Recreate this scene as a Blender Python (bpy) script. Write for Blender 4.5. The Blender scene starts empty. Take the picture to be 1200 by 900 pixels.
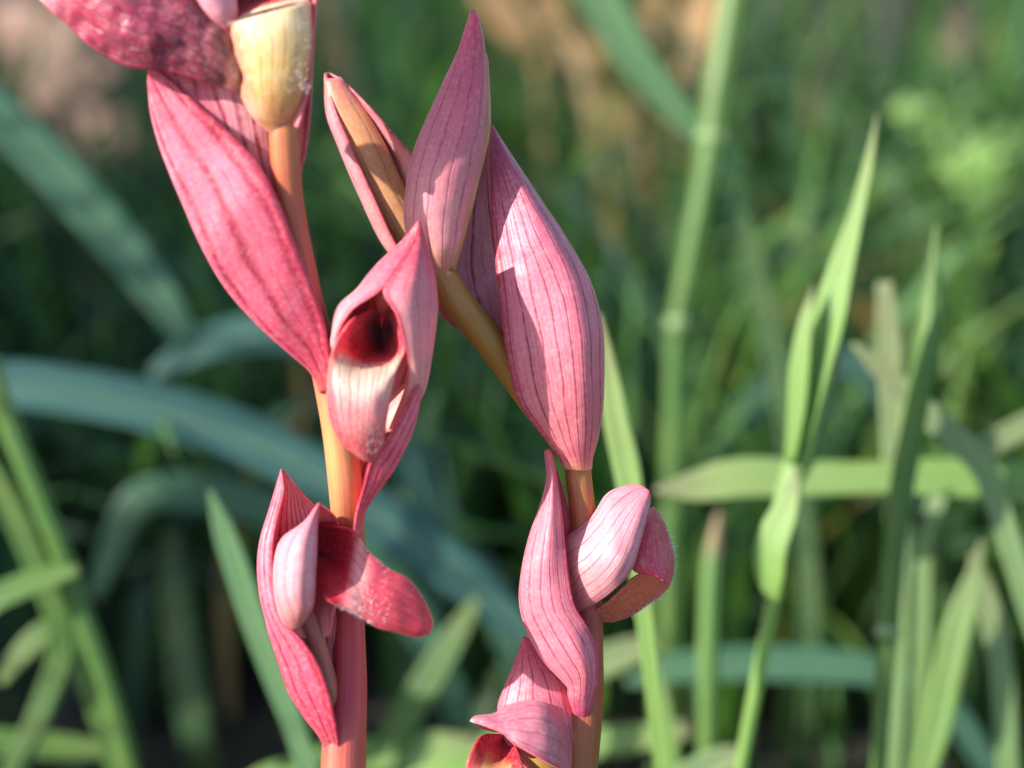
import bpy, math, random
import numpy as np
from mathutils import Vector, Matrix, noise

# ------------------------------------------------------------------ camera, sky, sun, exposure
random.seed(7); RNG = np.random.default_rng(7)
S = bpy.context.scene
PITCH = math.radians(25); HGT = 0.25; D = 0.22          # camera looks 25 deg down, focus 22 cm away
cam = bpy.data.cameras.new('camera'); co = bpy.data.objects.new('camera', cam)
S.collection.objects.link(co); S.camera = co
co.location = (0, 0, HGT); co.rotation_euler = (math.pi/2 - PITCH, 0, 0)
cam.sensor_width = 36; cam.lens = 36 * D / 0.12
cam.clip_start = 0.01; cam.clip_end = 500
cam.dof.use_dof = True; cam.dof.focus_distance = 0.2175
cam.dof.aperture_fstop = cam.lens / 6.8; cam.dof.aperture_blades = 0
CAM = Matrix.Translation((0, 0, HGT)) @ Matrix.Rotation(math.pi/2 - PITCH, 4, 'X')
CAMN = np.array(CAM)

SUN = Vector((-0.78, -0.27, 0.52)).normalized()            # towards the sun
sl = bpy.data.lights.new('sun', 'SUN'); so = bpy.data.objects.new('sun', sl)
S.collection.objects.link(so); sl.energy = 5.0; sl.angle = math.radians(0.53); sl.color = (1, .95, .87)
so.rotation_euler = SUN.to_track_quat('Z', 'Y').to_euler(); so.location = (-2, -1, 2)
W = bpy.data.worlds.new('World'); S.world = W; W.use_nodes = True
wn = W.node_tree.nodes; sky = wn.new('ShaderNodeTexSky'); sky.sky_type = 'NISHITA'; sky.sun_disc = False
sky.sun_elevation = math.asin(SUN.z); sky.sun_rotation = math.atan2(SUN.x, SUN.y)
bg = wn['Background']; bg.inputs['Strength'].default_value = 0.15
W.node_tree.links.new(sky.outputs[0], bg.inputs[0])
S.view_settings.view_transform = 'Standard'; S.view_settings.look = 'None'
S.view_settings.exposure = 0.64; S.view_settings.gamma = 1
S.render.engine = 'CYCLES'; S.cycles.use_denoising = True
S.cycles.max_bounces = 8; S.cycles.diffuse_bounces = 4; S.cycles.transmission_bounces = 6

# ------------------------------------------------------------------ helpers
def P(pts):
    """(x, y, depth) in picture units at the focus plane (0.1 mm each) -> world points"""
    a = np.asarray(pts, float); d = a[:, 2]; k = d / D * 1e-4
    v = np.stack([(a[:, 0]-600)*k, (450-a[:, 1])*k, -d, np.ones(len(a))], 1)
    return (v @ CAMN.T)[:, :3]
def catmull(pts, n):
    p = np.asarray(pts, float); m = len(p)
    if m == 1: return np.repeat(p, n, 0)
    q = np.vstack([2*p[0]-p[1], p, 2*p[-1]-p[-2]])
    t = np.linspace(0, m-1, n); i = np.minimum(t.astype(int), m-2); f = (t-i)[:, None]
    a, b, c, d = q[i], q[i+1], q[i+2], q[i+3]
    return .5*((2*b) + (c-a)*f + (2*a-5*b+4*c-d)*f*f + (3*b-a-3*c+d)*f**3)
def arcsample(pts, n):
    c = catmull(pts, 200); L = np.concatenate([[0], np.cumsum(np.linalg.norm(np.diff(c[:, :2], axis=0), axis=1))])
    s = np.linspace(0, L[-1], n)
    return np.stack([np.interp(s, L, c[:, k]) for k in range(c.shape[1])], 1)
def lin(r, g, b): return tuple(((c/255+.055)/1.055)**2.4 if c > 10.3 else c/255/12.92 for c in (r, g, b)) + (1,)
def link(o, parent=None):
    S.collection.objects.link(o)
    if parent: o.parent = parent
    return o
def tag(o, label=None, cat=None, group=None, kind=None):
    for k, v in (('label', label), ('category', cat), ('group', group), ('kind', kind)):
        if v: o[k] = v
    return o
def grid_object(name, V, mat, parent=None, closed=False, thick=None, origin=None):
    """V: (nv, nu, 3) world points -> one smooth mesh with UVs (u across, v along)"""
    nv, nu, _ = V.shape; org = np.array(origin if origin is not None else (0, 0, 0))
    idx = np.arange(nv*nu).reshape(nv, nu)
    F = np.stack([idx[:-1, :-1], idx[:-1, 1:], idx[1:, 1:], idx[1:, :-1]], -1).reshape(-1, 4)
    me = bpy.data.meshes.new(name); me.from_pydata((V.reshape(-1, 3)-org).tolist(), [], F.tolist())
    uv = me.uv_layers.new(name='UVMap'); uu, vv = np.meshgrid(np.linspace(0, 1, nu), np.linspace(0, 1, nv))
    uvs = np.stack([uu.ravel(), vv.ravel()], 1)
    uv.data.foreach_set('uv', uvs[F.ravel()].astype(np.float32).ravel())
    me.shade_smooth(); me.materials.append(mat)
    o = bpy.data.objects.new(name, me); link(o, parent)
    if thick:
        s = o.modifiers.new('Solidify', 'SOLIDIFY'); s.thickness = thick; s.offset = 0
    return o
def wobble(A, amt, seed, fx=.02):
    """gentle unevenness of living tissue, in picture units / mm"""
    B = A.copy(); f = B.reshape(-1, 3)
    for k in range(len(f)):
        x, y = f[k, 0]*fx, f[k, 1]*fx
        f[k, 2] += amt*noise.noise(Vector((x, y, seed))) + .35*amt*noise.noise(Vector((x*3, y*3, seed+9)))
        f[k, 0] += amt*1.6*noise.noise(Vector((x*1.4, y*1.4, seed+20)))
    return B
def patch(name, rows, base, mat, parent, nu=34, nv=52, thick=.00028, wob=.22, seed=0, ruffle=0):
    R = np.array(rows, float)                                   # (rows, cols, 3) x, y, depth offset in mm
    A = np.stack([catmull(r, nu) for r in R]); A = np.stack([catmull(A[:, j], nv) for j in range(nu)], 1)
    A = wobble(A, wob, seed)
    if ruffle:
        u = np.linspace(-1, 1, nu)[None, :]; v = np.linspace(0, 1, nv)[:, None]
        A[..., 2] += ruffle*np.abs(u)**6*np.sin(v*31+u*2+seed)
    A[..., 2] = base + A[..., 2]*1e-3
    return grid_object(name, P(A.reshape(-1, 3)).reshape(nv, nu, 3), mat, parent, thick=thick)
def shell(name, L, R, dz, bulge, th, base, mat, parent, nu=38, nv=56, thick=.00028, wob=.22, seed=0):
    l = arcsample(L, nv); r = arcsample(R, nv); z = catmull(np.array(dz, float)[:, None], nv)[:, 0]
    t = np.radians(np.linspace(th[0], th[1], nu)); A = np.zeros((nv, nu, 3))
    c = (l+r)/2; h = (r-l)/2; w = np.linalg.norm(h, axis=1)*.1
    A[..., 0] = c[:, :1] + h[:, :1]*np.sin(t); A[..., 1] = c[:, 1:] + h[:, 1:]*np.sin(t)
    A[..., 2] = z[:, None] - bulge*w[:, None]*np.cos(t)
    A = wobble(A, wob, seed); A[..., 2] = base + A[..., 2]*1e-3
    return grid_object(name, P(A.reshape(-1, 3)).reshape(nv, nu, 3), mat, parent, thick=thick)
def tube_world(name, C, rad, mat, parent=None, sides=18, rib=0.):
    C = np.asarray(C); T = np.gradient(C, axis=0); T /= np.linalg.norm(T, axis=1)[:, None]+1e-12
    ref = np.array(CAM.to_3x3() @ Vector((0, 0, 1)))
    a = np.cross(T, ref); a /= np.linalg.norm(a, axis=1)[:, None]+1e-12; b = np.cross(T, a)
    th = np.linspace(0, 2*math.pi, sides+1); r = np.asarray(rad)[:, None]*(1+rib*np.cos(6*th))[None, :]
    V = C[:, None, :] + a[:, None, :]*(r*np.cos(th))[..., None] + b[:, None, :]*(r*np.sin(th))[..., None]
    return grid_object(name, V, mat, parent)
def tube(name, path, base, mat, parent, n=50, rib=.03, wob=.0, to_ground=None):
    A = catmull(path, n)                                         # x, y, depth mm, radius in picture units
    C = P(np.stack([A[:, 0], A[:, 1], base+A[:, 2]*1e-3], 1)); r = A[:, 3]*1e-4
    if to_ground is not None:
        e = C[-1]; g = np.array([e[0]+to_ground[0], e[1]+to_ground[1], -.004]); d = (C[-1]-C[-3]); d /= np.linalg.norm(d)
        m1 = e + d*.03; m2 = g + np.array([0, 0, .04]); t = np.linspace(0, 1, 24)[1:, None]
        C = np.vstack([C, (1-t)**3*e + 3*(1-t)**2*t*m1 + 3*(1-t)*t*t*m2 + t**3*g])
        r = np.concatenate([r, np.linspace(r[-1], r[-1]*1.15, 23)])
    return tube_world(name, C, r, mat, parent, rib=rib)

# ------------------------------------------------------------------ materials
class NT:
    def __init__(s, name):
        s.m = bpy.data.materials.new(name); s.m.use_nodes = True; s.t = s.m.node_tree; s.n = s.t.nodes
        s.b = s.n['Principled BSDF']; s.out = s.n['Material Output']
    def add(s, kind, **kw):
        n = s.n.new('ShaderNode'+kind)
        for k, v in kw.items(): setattr(n, k, v)
        return n
    def put(s, sock, v):
        if hasattr(v, 'is_output'): s.t.links.new(v, sock)
        elif v is not None: sock.default_value = v
    def math(s, op, a, b=None, c=None, clamp=False):
        n = s.add('Math', operation=op, use_clamp=clamp)
        for k, v in enumerate((a, b, c)): s.put(n.inputs[k], v)
        return n.outputs[0]
    def step(s, x, lo, hi, a=0., b=1.):
        n = s.add('MapRange', interpolation_type='SMOOTHSTEP')
        for k, v in enumerate((x, lo, hi, a, b)): s.put(n.inputs[k], v)
        return n.outputs[0]
    def mix(s, f, a, b, blend='MIX'):
        n = s.add('Mix', data_type='RGBA', blend_type=blend)
        s.put(n.inputs[0], f); s.put(n.inputs[6], a); s.put(n.inputs[7], b); return n.outputs[2]
    def noise(s, vec, scale, detail=3., rough=.55):
        n = s.add('TexNoise'); s.put(n.inputs['Vector'], vec); n.inputs['Scale'].default_value = scale
        n.inputs['Detail'].default_value = detail; n.inputs['Roughness'].default_value = rough; return n.outputs['Fac']
    def ramp(s, x, stops):
        n = s.add('ValToRGB'); e = n.color_ramp.elements
        while len(e) < len(stops): e.new(.5)
        for k, (p, c) in enumerate(stops): e[k].position = p; e[k].color = c
        s.put(n.inputs[0], x); return n.outputs[0]

def petal(name, stops, vein=None, nveins=7, vamt=.7, edge=None, rough=.42, sss=.45, stripe=None, blotch=None, bump=.5, sparkle=1.0, sub=.4, wander=.05, vw=.22, deep=.0006):
    t = NT(name); uvn = t.add('UVMap'); tc = t.add('TexCoord'); sp = t.add('SeparateXYZ'); t.put(sp.inputs[0], uvn.outputs[0])
    u, v = sp.outputs[0], sp.outputs[1]
    mp = t.add('Mapping'); mp.inputs['Scale'].default_value = (3, 2, 1); t.put(mp.inputs[0], uvn.outputs[0])
    nz = t.noise(mp.outputs[0], 1.3, 3)
    uw = t.math('ADD', u, t.math('MULTIPLY', t.math('SUBTRACT', nz, .5), .09))
    obj = tc.outputs['Object']
    n1 = t.noise(obj, 170, 2, .45); n2 = t.noise(obj, 1900, 3)
    vwarp = t.math('ADD', v, t.math('MULTIPLY', t.math('SUBTRACT', n1, .5), wander))
    col = t.ramp(vwarp, stops)
    if stripe:                                                    # pigment band along the petal: (u0, u1, colour)
        for (u0, u1, c, amt) in stripe:
            k = t.math('MULTIPLY', t.step(uw, u0-.05, u0+.05), t.step(uw, u1-.05, u1+.05, 1., 0.))
            col = t.mix(t.math('MULTIPLY', k, amt), col, c)
    if blotch:
        col = t.mix(t.step(n1, .45, .72, 0., blotch[1]), col, blotch[0])
    def lines(n, lo, hi, off=0.):
        f = t.math('FRACT', t.math('ADD', t.math('MULTIPLY', uw, float(n)), off))
        d = t.math('MULTIPLY', t.math('ABSOLUTE', t.math('SUBTRACT', f, .5)), 2.)
        return t.step(d, lo, hi, 1., 0.)
    h = None
    if vein:
        a = lines(nveins, .02, vw); b = t.math('MULTIPLY', lines(nveins*3, .0, .45, .3), .30)
        br = t.step(t.noise(obj, 420, 2), .3, .55)
        fade = t.math('MULTIPLY', t.step(v, .0, .12), t.step(v, .9, 1., 1., .35))
        k = t.math('MULTIPLY', t.math('MULTIPLY', t.math('MAXIMUM', t.math('MULTIPLY', a, t.math('ADD', t.math('MULTIPLY', br, .5), .5)), t.math('MULTIPLY', b, br)), vamt), fade)
        col = t.mix(k, col, vein); h = k
    if edge:
        e = t.math('ABSOLUTE', t.math('SUBTRACT', t.math('MULTIPLY', u, 2.), 1.))
        col = t.mix(t.step(e, .88, .985, 0., .8), col, edge)
    col = t.mix(t.step(n2, .4, .8, 0., .16*sparkle), col, (1, .86, .88, 1))      # pale cell speckle
    col = t.mix(t.step(n1, .3, .7, .10, 0.), col, (.3, .03, .09, 1))
    col = t.mix(1., col, (1., .95, .87, 1), 'MULTIPLY')
    t.put(t.b.inputs['Base Color'], col); t.b.inputs['Roughness'].default_value = rough
    t.b.inputs['Specular IOR Level'].default_value = .42
    t.b.inputs['Subsurface Weight'].default_value = sub; t.b.inputs['Subsurface Radius'].default_value = (1., .35, .4)
    t.b.inputs['Subsurface Scale'].default_value = deep
    t.b.inputs['Sheen Weight'].default_value = .12; t.b.inputs['Sheen Roughness'].default_value = .4
    vo = t.add('TexVoronoi'); vo.inputs['Scale'].default_value = 4200; t.put(vo.inputs['Vector'], obj)
    hh = t.math('ADD', t.math('MULTIPLY', n1, 1.6), t.math('MULTIPLY', vo.outputs['Distance'], .10*sparkle))
    if h is not None: hh = t.math('SUBTRACT', hh, t.math('MULTIPLY', h, .55))
    bp = t.add('Bump'); bp.inputs['Strength'].default_value = bump; bp.inputs['Distance'].default_value = .00022
    t.put(bp.inputs['Height'], hh); t.put(t.b.inputs['Normal'], bp.outputs[0])
    return t.m

def leafmat(name, base, tip=None, trans=.35, rough=.4, lines=9, dry=None, attr=False):
    t = NT(name); uvn = t.add('UVMap'); tc = t.add('TexCoord'); sp = t.add('SeparateXYZ'); t.put(sp.inputs[0], uvn.outputs[0])
    u, v = sp.outputs[0], sp.outputs[1]
    if attr:
        a = t.add('Attribute', attribute_name='tint'); col = a.outputs['Color']
    else: col = t.ramp(v, tip or [(0, base), (1, base)])
    n = t.noise(tc.outputs['Object'], 140, 4)
    col = t.mix(t.step(n, .3, .75, 0., .45), col, t.mix(.5, col, dry or (.30, .36, .06, 1)))
    f = t.math('ABSOLUTE', t.math('SUBTRACT', t.math('FRACT', t.math('MULTIPLY', u, float(lines))), .5))
    k = t.step(f, .1, .4, 0., 1.)
    col = t.mix(t.math('MULTIPLY', k, .3), col, t.mix(.5, col, (.30, .42, .16, 1)))
    mid = t.step(t.math('ABSOLUTE', t.math('SUBTRACT', u, .5)), .0, .07, .45, 0.)
    col = t.mix(mid, col, (.32, .40, .18, 1))
    t.put(t.b.inputs['Base Color'], col); t.b.inputs['Roughness'].default_value = rough
    t.b.inputs['Specular IOR Level'].default_value = .45
    bp = t.add('Bump'); bp.inputs['Strength'].default_value = .5; bp.inputs['Distance'].default_value = .0004
    t.put(bp.inputs['Height'], t.math('ADD', k, n)); t.put(t.b.inputs['Normal'], bp.outputs[0])
    tr = t.add('BsdfTranslucent'); t.put(tr.inputs[0], t.mix(1., col, (1.05, 1.35, .6, 1), 'MULTIPLY'))
    mx = t.add('MixShader'); mx.inputs[0].default_value = trans
    t.put(mx.inputs[1], t.b.outputs[0]); t.put(mx.inputs[2], tr.outputs[0]); t.put(t.out.inputs[0], mx.outputs[0])
    return t.m

def stalkmat(name, stops, edge, rough=.4):
    t = NT(name); uvn = t.add('UVMap'); tc = t.add('TexCoord'); sp = t.add('SeparateXYZ'); t.put(sp.inputs[0], uvn.outputs[0])
    n = t.noise(tc.outputs['Object'], 300, 4)
    mp = t.add('Mapping'); mp.inputs['Scale'].default_value = (40, 3, 1); t.put(mp.inputs[0], uvn.outputs[0])
    st = t.noise(mp.outputs[0], 1., 3)
    col = t.ramp(t.math('ADD', sp.outputs[1], t.math('MULTIPLY', t.math('SUBTRACT', n, .5), .1)), stops)
    col = t.mix(t.step(st, .4, .72, 0., .5), col, edge)
    t.put(t.b.inputs['Base Color'], col); t.b.inputs['Roughness'].default_value = rough
    t.b.inputs['Subsurface Weight'].default_value = .35; t.b.inputs['Subsurface Radius'].default_value = (1., .45, .2)
    t.b.inputs['Subsurface Scale'].default_value = .0009
    bp = t.add('Bump'); bp.inputs['Strength'].default_value = .35; bp.inputs['Distance'].default_value = .0003
    t.put(bp.inputs['Height'], t.math('ADD', st, n)); t.put(t.b.inputs['Normal'], bp.outputs[0])
    return t.m
def plain(name, c, rough=.5, trans=0):
    t = NT(name); t.b.inputs['Base Color'].default_value = c; t.b.inputs['Roughness'].default_value = rough
    tc = t.add('TexCoord'); n = t.noise(tc.outputs['Object'], 500, 3)
    t.put(t.b.inputs['Base Color'], t.mix(t.step(n, .3, .7, 0., .3), c, tuple(x*.6 for x in c[:3])+(1,)))
    if trans: t.b.inputs['Subsurface Weight'].default_value = trans; t.b.inputs['Subsurface Scale'].default_value = .0006
    return t.m

VEIN = lin(150, 22, 62); ROSE = lin(206, 72, 102); PINK = lin(222, 110, 134); PALE = lin(240, 186, 196)
CRIM = lin(190, 8, 40); MAR = lin(40, 3, 10); CREAM = lin(252, 226, 196); MUST = lin(176, 128, 58); SALM = lin(214, 104, 82)
M_bract = petal('bract_rose', [(0, lin(204, 62, 92)), (.3, lin(228, 120, 142)), (.75, lin(228, 118, 140)), (1, lin(230, 126, 132))], VEIN, 8, .8, edge=lin(190, 40, 70))
M_bract_left = petal('bract_deep_rose', [(0, lin(204, 56, 92)), (.3, lin(232, 122, 150)), (.6, lin(226, 100, 130)), (.85, lin(216, 74, 106)), (1, lin(210, 96, 90))], lin(160, 22, 62), 15, .95, edge=lin(190, 40, 75), stripe=[(.5, 1.1, lin(240, 176, 186), .65)], vw=.5)
M_bract_big = petal('bract_big', [(0, lin(176, 76, 110)), (.25, lin(204, 104, 136)), (.5, lin(228, 124, 148)), (.9, lin(228, 122, 134)), (1, lin(216, 156, 116))], lin(126, 22, 58), 15, .9, edge=lin(180, 40, 70), stripe=[(.62, 1.1, lin(212, 160, 186), .8)])
M_bract_low = petal('bract_low', [(0, lin(214, 66, 104)), (.25, lin(232, 128, 150)), (.8, lin(230, 124, 148)), (.93, lin(226, 110, 140)), (1, lin(224, 60, 124))], lin(140, 24, 60), 12, .85, edge=lin(200, 50, 90))
M_hood_pale = petal('hood_pale', [(0, lin(222, 96, 122)), (.2, lin(226, 150, 168)), (.6, lin(232, 164, 178)), (1, lin(222, 136, 136))], lin(196, 70, 110), 11, .75, edge=lin(220, 90, 110))
M_hood_mid = petal('hood_rose', [(0, lin(210, 30, 64)), (.2, lin(212, 92, 116)), (.45, lin(228, 146, 162)), (1, lin(232, 170, 168))], lin(170, 44, 84), 12, .45, edge=lin(214, 60, 90))
M_bud = petal('bud_hood', [(0, lin(220, 70, 106)), (.14, lin(214, 92, 122)), (.5, lin(214, 118, 142)), (.85, lin(236, 160, 168)), (1, lin(204, 150, 90))], lin(150, 40, 84), 12, .6, stripe=[(.68, .80, lin(206, 150, 120), .6)])
M_bud_far = petal('bud_bract', [(0, lin(200, 110, 120)), (.3, lin(206, 134, 150)), (.8, lin(204, 140, 140)), (1, lin(206, 160, 120))], lin(150, 70, 100), 9, .6, edge=lin(196, 60, 90))
M_bud_tan = petal('bud_tan', [(0, lin(214, 124, 124)), (.2, lin(218, 158, 112)), (.7, lin(210, 156, 104)), (1, lin(190, 150, 80))], lin(160, 96, 60), 6, .5)
M_lip_front = petal('lip_cream', [(0, lin(24, 2, 8)), (.13, lin(40, 3, 12)), (.19, lin(176, 4, 28)), (.36, lin(220, 10, 40)), (.45, lin(246, 204, 176)), (.6, lin(246, 206, 196)), (.72, lin(236, 160, 164)), (.86, lin(206, 92, 98)), (1, lin(200, 84, 88))], lin(204, 60, 90), 13, .6, stripe=[(-.1, .14, lin(216, 50, 84), .7), (.86, 1.1, lin(216, 50, 84), .7)], bump=1.1, sparkle=1., blotch=(lin(214, 90, 110), .35), wander=.09, sub=.7, deep=.0014)
M_lip_side = petal('lip_crimson', [(0, lin(120, 2, 20)), (.24, lin(196, 4, 40)), (.33, lin(214, 50, 76)), (.42, lin(240, 166, 170)), (.54, lin(206, 78, 98)), (.8, lin(204, 62, 84)), (1, lin(230, 70, 76))], lin(150, 16, 50), 8, .45, bump=.8, sparkle=.5, wander=.09, sub=.6)
M_lip_dark = petal('lip_purple', [(0, lin(150, 96, 74)), (.15, lin(140, 60, 76)), (.4, lin(150, 50, 82)), (.7, lin(190, 62, 96)), (.9, lin(226, 130, 150)), (1, lin(236, 190, 196))], lin(104, 22, 52), 7, .6, rough=.28, bump=1.6, edge=lin(170, 40, 76))
M_lip_right = petal('lip_rose', [(0, lin(200, 30, 66)), (.6, lin(212, 70, 98)), (1, lin(220, 24, 84))], lin(160, 20, 60), 8, .5, bump=.9)
M_lip_under = petal('lip_salmon', [(0, lin(226, 120, 104)), (.5, lin(216, 116, 84)), (1, lin(204, 108, 76))], lin(180, 60, 50), 7, .4, edge=lin(232, 110, 110))  # salmon tone paints the glow of the backlit underside into the colour
M_cup = petal('cup_cream', [(0, lin(250, 222, 170)), (.4, lin(244, 208, 132)), (.75, lin(226, 164, 96)), (1, lin(204, 118, 84))], lin(222, 110, 90), 11, .5, blotch=(lin(250, 234, 196), .6), stripe=[(-.1, .3, lin(230, 136, 112), .85), (.82, 1.1, lin(226, 130, 110), .8)], bump=.9, sparkle=1.5)
M_lip_low = petal('lip_red_yellow', [(0, lin(120, 6, 20)), (.25, lin(206, 20, 44)), (.5, lin(240, 200, 120)), (1, lin(230, 120, 120))], lin(180, 30, 50), 6, .3, stripe=[(-.1, .25, lin(206, 24, 60), .9), (.8, 1.1, lin(206, 16, 50), .9)])
M_hood_mauve = petal('hood_mauve', [(0, lin(240, 200, 206)), (.1, lin(204, 110, 134)), (.6, lin(196, 120, 142)), (1, lin(206, 110, 124))], lin(150, 60, 96), 7, .55, edge=lin(206, 70, 100))  # whitish first stop paints a bright highlight on the hood's tip
M_throat = petal('throat_dark', [(0, lin(250, 226, 190)), (.25, lin(206, 60, 60)), (.5, lin(110, 10, 24)), (1, lin(60, 4, 14))], lin(150, 10, 30), 7, .5)
M_column = plain('column_orange', lin(226, 120, 110), .45, .3)
M_ovary = stalkmat('ovary_mustard', [(0, lin(196, 146, 84)), (.5, MUST), (1, lin(196, 128, 60))], lin(150, 120, 50))
M_ovary_mauve = stalkmat('ovary_mauve', [(0, lin(176, 110, 96)), (1, lin(190, 120, 84))], lin(150, 80, 90))
M_stemA = stalkmat('stem_left', [(0, lin(206, 138, 78)), (.12, lin(190, 104, 66)), (.3, lin(204, 96, 84)), (.42, lin(216, 160, 100)), (.5, lin(214, 140, 94)), (.56, lin(204, 90, 90)), (.68, lin(196, 76, 82)), (.8, lin(204, 112, 80)), (1, lin(120, 130, 60))], lin(204, 70, 90))
M_stemB = stalkmat('stem_right', [(0, lin(200, 150, 84)), (.14, MUST), (.3, lin(168, 92, 56)), (.45, lin(176, 74, 58)), (.6, lin(178, 90, 56)), (1, lin(130, 130, 64))], lin(186, 70, 72))
M_hair = plain('hair_white', lin(250, 236, 236), .35, .3)

# ------------------------------------------------------------------ the ground, one sheet to the horizon
def ground():
    xs = np.concatenate([[-200, -40, -8, -3], np.linspace(-1.6, 1.6, 110), [3, 8, 40, 200]])
    ys = np.concatenate([[-200, -40, -8, -2], np.linspace(-.6, 2.4, 110), [4, 9, 40, 200]])
    V = np.zeros((len(ys), len(xs), 3))
    for j, y in enumerate(ys):
        for i, x in enumerate(xs):
            z = .012*noise.noise(Vector((x*5, y*5, 0))) + .004*noise.noise(Vector((x*22, y*22, 3))) if abs(x) < 3 and -2 < y < 4 else 0
            V[j, i] = (x, y, z-.006)
    t = NT('soil_litter'); tc = t.add('TexCoord'); ob = tc.outputs['Object']
    n = t.noise(ob, 18, 6, .65); n2 = t.noise(ob, 90, 5, .6)
    col = t.ramp(n, [(.3, (.018, .016, .012, 1)), (.5, (.05, .042, .032, 1)), (.62, (.12, .085, .07, 1)), (.75, (.22, .15, .125, 1))])
    col = t.mix(t.step(n2, .45, .65, 0., .5), col, (.03, .045, .015, 1))
    t.put(t.b.inputs['Base Color'], col); t.b.inputs['Roughness'].default_value = .9
    bp = t.add('Bump'); bp.inputs['Distance'].default_value = .01; t.put(bp.inputs['Height'], n2); t.put(t.b.inputs['Normal'], bp.outputs[0])
    tag(grid_object('ground', V, t.m), kind='structure')
ground()

# ------------------------------------------------------------------ orchid plants
def empty(name, loc):
    o = bpy.data.objects.new(name, None); o.empty_display_size = .01; o.location = loc; link(o); return o
def reparent(root):
    """children were built at world positions: keep them there under the moved root"""
    bpy.context.view_layer.update()
    for c in list(root.children): c.matrix_parent_inverse = root.matrix_world.inverted()
def hairs(name, spots, base, parent, length=(.5, 1.1), r=.03, seed=1, up=(0, .3)):
    """fine white hairs: (x, y, depth mm, dx, dy) roots and lean"""
    rg = random.Random(seed); vs, fs = [], []
    for (x, y, d, dx, dy) in spots:
        L = rg.uniform(*length)*10; a = math.atan2(dy, dx)+rg.uniform(-.5, .5)
        tip = (x+math.cos(a)*L, y+math.sin(a)*L, base+(d+rg.uniform(-.5, .1))*1e-3)
        p0, p1 = P([(x, y, base+d*1e-3), tip]); q = P([(x+(tip[0]-x)*.6, y+(tip[1]-y)*.6-rg.uniform(0, 1.5), base+(d-.15)*1e-3)])[0]
        t = p1-p0; t /= np.linalg.norm(t); a1 = np.cross(t, (0, 1, .1)); a1 /= np.linalg.norm(a1); a2 = np.cross(t, a1); k = len(vs)
        for c, rr in ((p0, r), (q, r*.75)):
            for j in range(3):
                th = j*2.094; vs.append(tuple(c+(a1*math.cos(th)+a2*math.sin(th))*rr*1e-3))
        vs.append(tuple(p1))
        for j in range(3):
            m = (j+1) % 3; fs.append((k+j, k+m, k+3+m, k+3+j)); fs.append((k+3+j, k+3+m, k+6))
    me = bpy.data.meshes.new(name); me.from_pydata(vs, [], fs); me.shade_smooth(); me.materials.append(M_hair)
    return tag(link(bpy.data.objects.new(name, me), parent), kind='stuff')
def scatter(rows, n, seed, vr=(0, 1), ur=(0, 1), lean=(0, 1), lift=-.15):
    """random hair roots on a patch's control grid"""
    rg = random.Random(seed); R = np.array(rows, float); nr, nc, _ = R.shape; out = []
    for _ in range(n):
        v = rg.uniform(*vr)*(nr-1); u = rg.uniform(*ur)*(nc-1); i, j = min(int(v), nr-2), min(int(u), nc-2); a, b = v-i, u-j
        p = (R[i, j]*(1-b)+R[i, j+1]*b)*(1-a)+(R[i+1, j]*(1-b)+R[i+1, j+1]*b)*a
        out.append((p[0], p[1], p[2]+lift, lean[0]+rg.uniform(-.4, .4), lean[1]+rg.uniform(-.4, .4)))
    return out

# ---- left plant: three open flowers
DA = .2105
A = empty('orchid_plant', (-.022, .208, 0))
tag(A, 'rose pink orchid spike with its three flowers opened towards the camera', 'orchid', 'wild orchids in flower')
stem = tube('stem', [(331, 120, -5, 15), (334, 180, -4.6, 16), (340, 240, -3.6, 15), (353, 310, -2, 15), (370, 380, 0, 15), (384, 440, 1, 17), (396, 500, 1.4, 18), (405, 570, 2.6, 19), (409, 640, 6, 18), (409, 720, 6, 17.5), (409, 800, 4, 20), (404, 860, 2.6, 24), (402, 910, 2, 25)], DA, M_stemA, A, n=90, to_ground=(.004, .01))
# top bract: boat-shaped, opening to the right around the stem
patch('bract', [
  [(180, 80, -3), (176, 78, -3), (180, 70, -2), (250, 20, -1), (320, -40, 0), (367, -60, -1)],
  [(203, 96, -2.9), (174, 98, -2.4), (215, 80, -2.4), (270, 55, -2.4), (325, 20, -1.4), (369, 0, -1.6)],
  [(236, 126, -3.1), (178, 135, -2.4), (225, 122, -2.4), (280, 105, -2.4), (330, 80, -1.2), (367, 67, -1.8)],
  [(268, 155, -3.6), (191, 180, -2.6), (240, 160, -2.2), (290, 145, -2.2), (335, 130, -1), (364, 130, -1.8)],
  [(299, 188, -4.4), (211, 228, -2.8), (258, 205, -1.4), (300, 190, -1), (335, 180, -.6), (359, 175, -1.6)],
  [(324, 230, -5), (240, 293, -2.8), (285, 260, 0), (315, 240, .6), (338, 225, .2), (351, 212, -1)],
  [(345, 283, -4), (268, 340, -2), (305, 310, .8), (330, 290, 1.2), (345, 275, .8), (352, 265, 0)],
  [(366, 335, -2.8), (305, 382, -1.2), (335, 355, 1.4), (350, 340, 1.6), (360, 330, 1.2), (366, 325, 1)],
  [(380, 378, -1.6), (341, 414, -.4), (358, 395, 1.8), (368, 385, 2), (374, 378, 1.9), (378, 375, 1.8)],
  [(388, 425, -.5), (365, 436, .6), (372, 430, 2.4), (380, 425, 2.6), (386, 422, 2.6), (390, 420, 2.4)],
  [(392, 455, .2), (377, 460, 1), (380, 458, 2.4), (388, 455, 2.6), (393, 452, 2.6), (396, 450, 2.4)]],
  DA-.0015, M_bract_left, A, nu=60, nv=70, wob=.3, seed=1)
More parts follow.
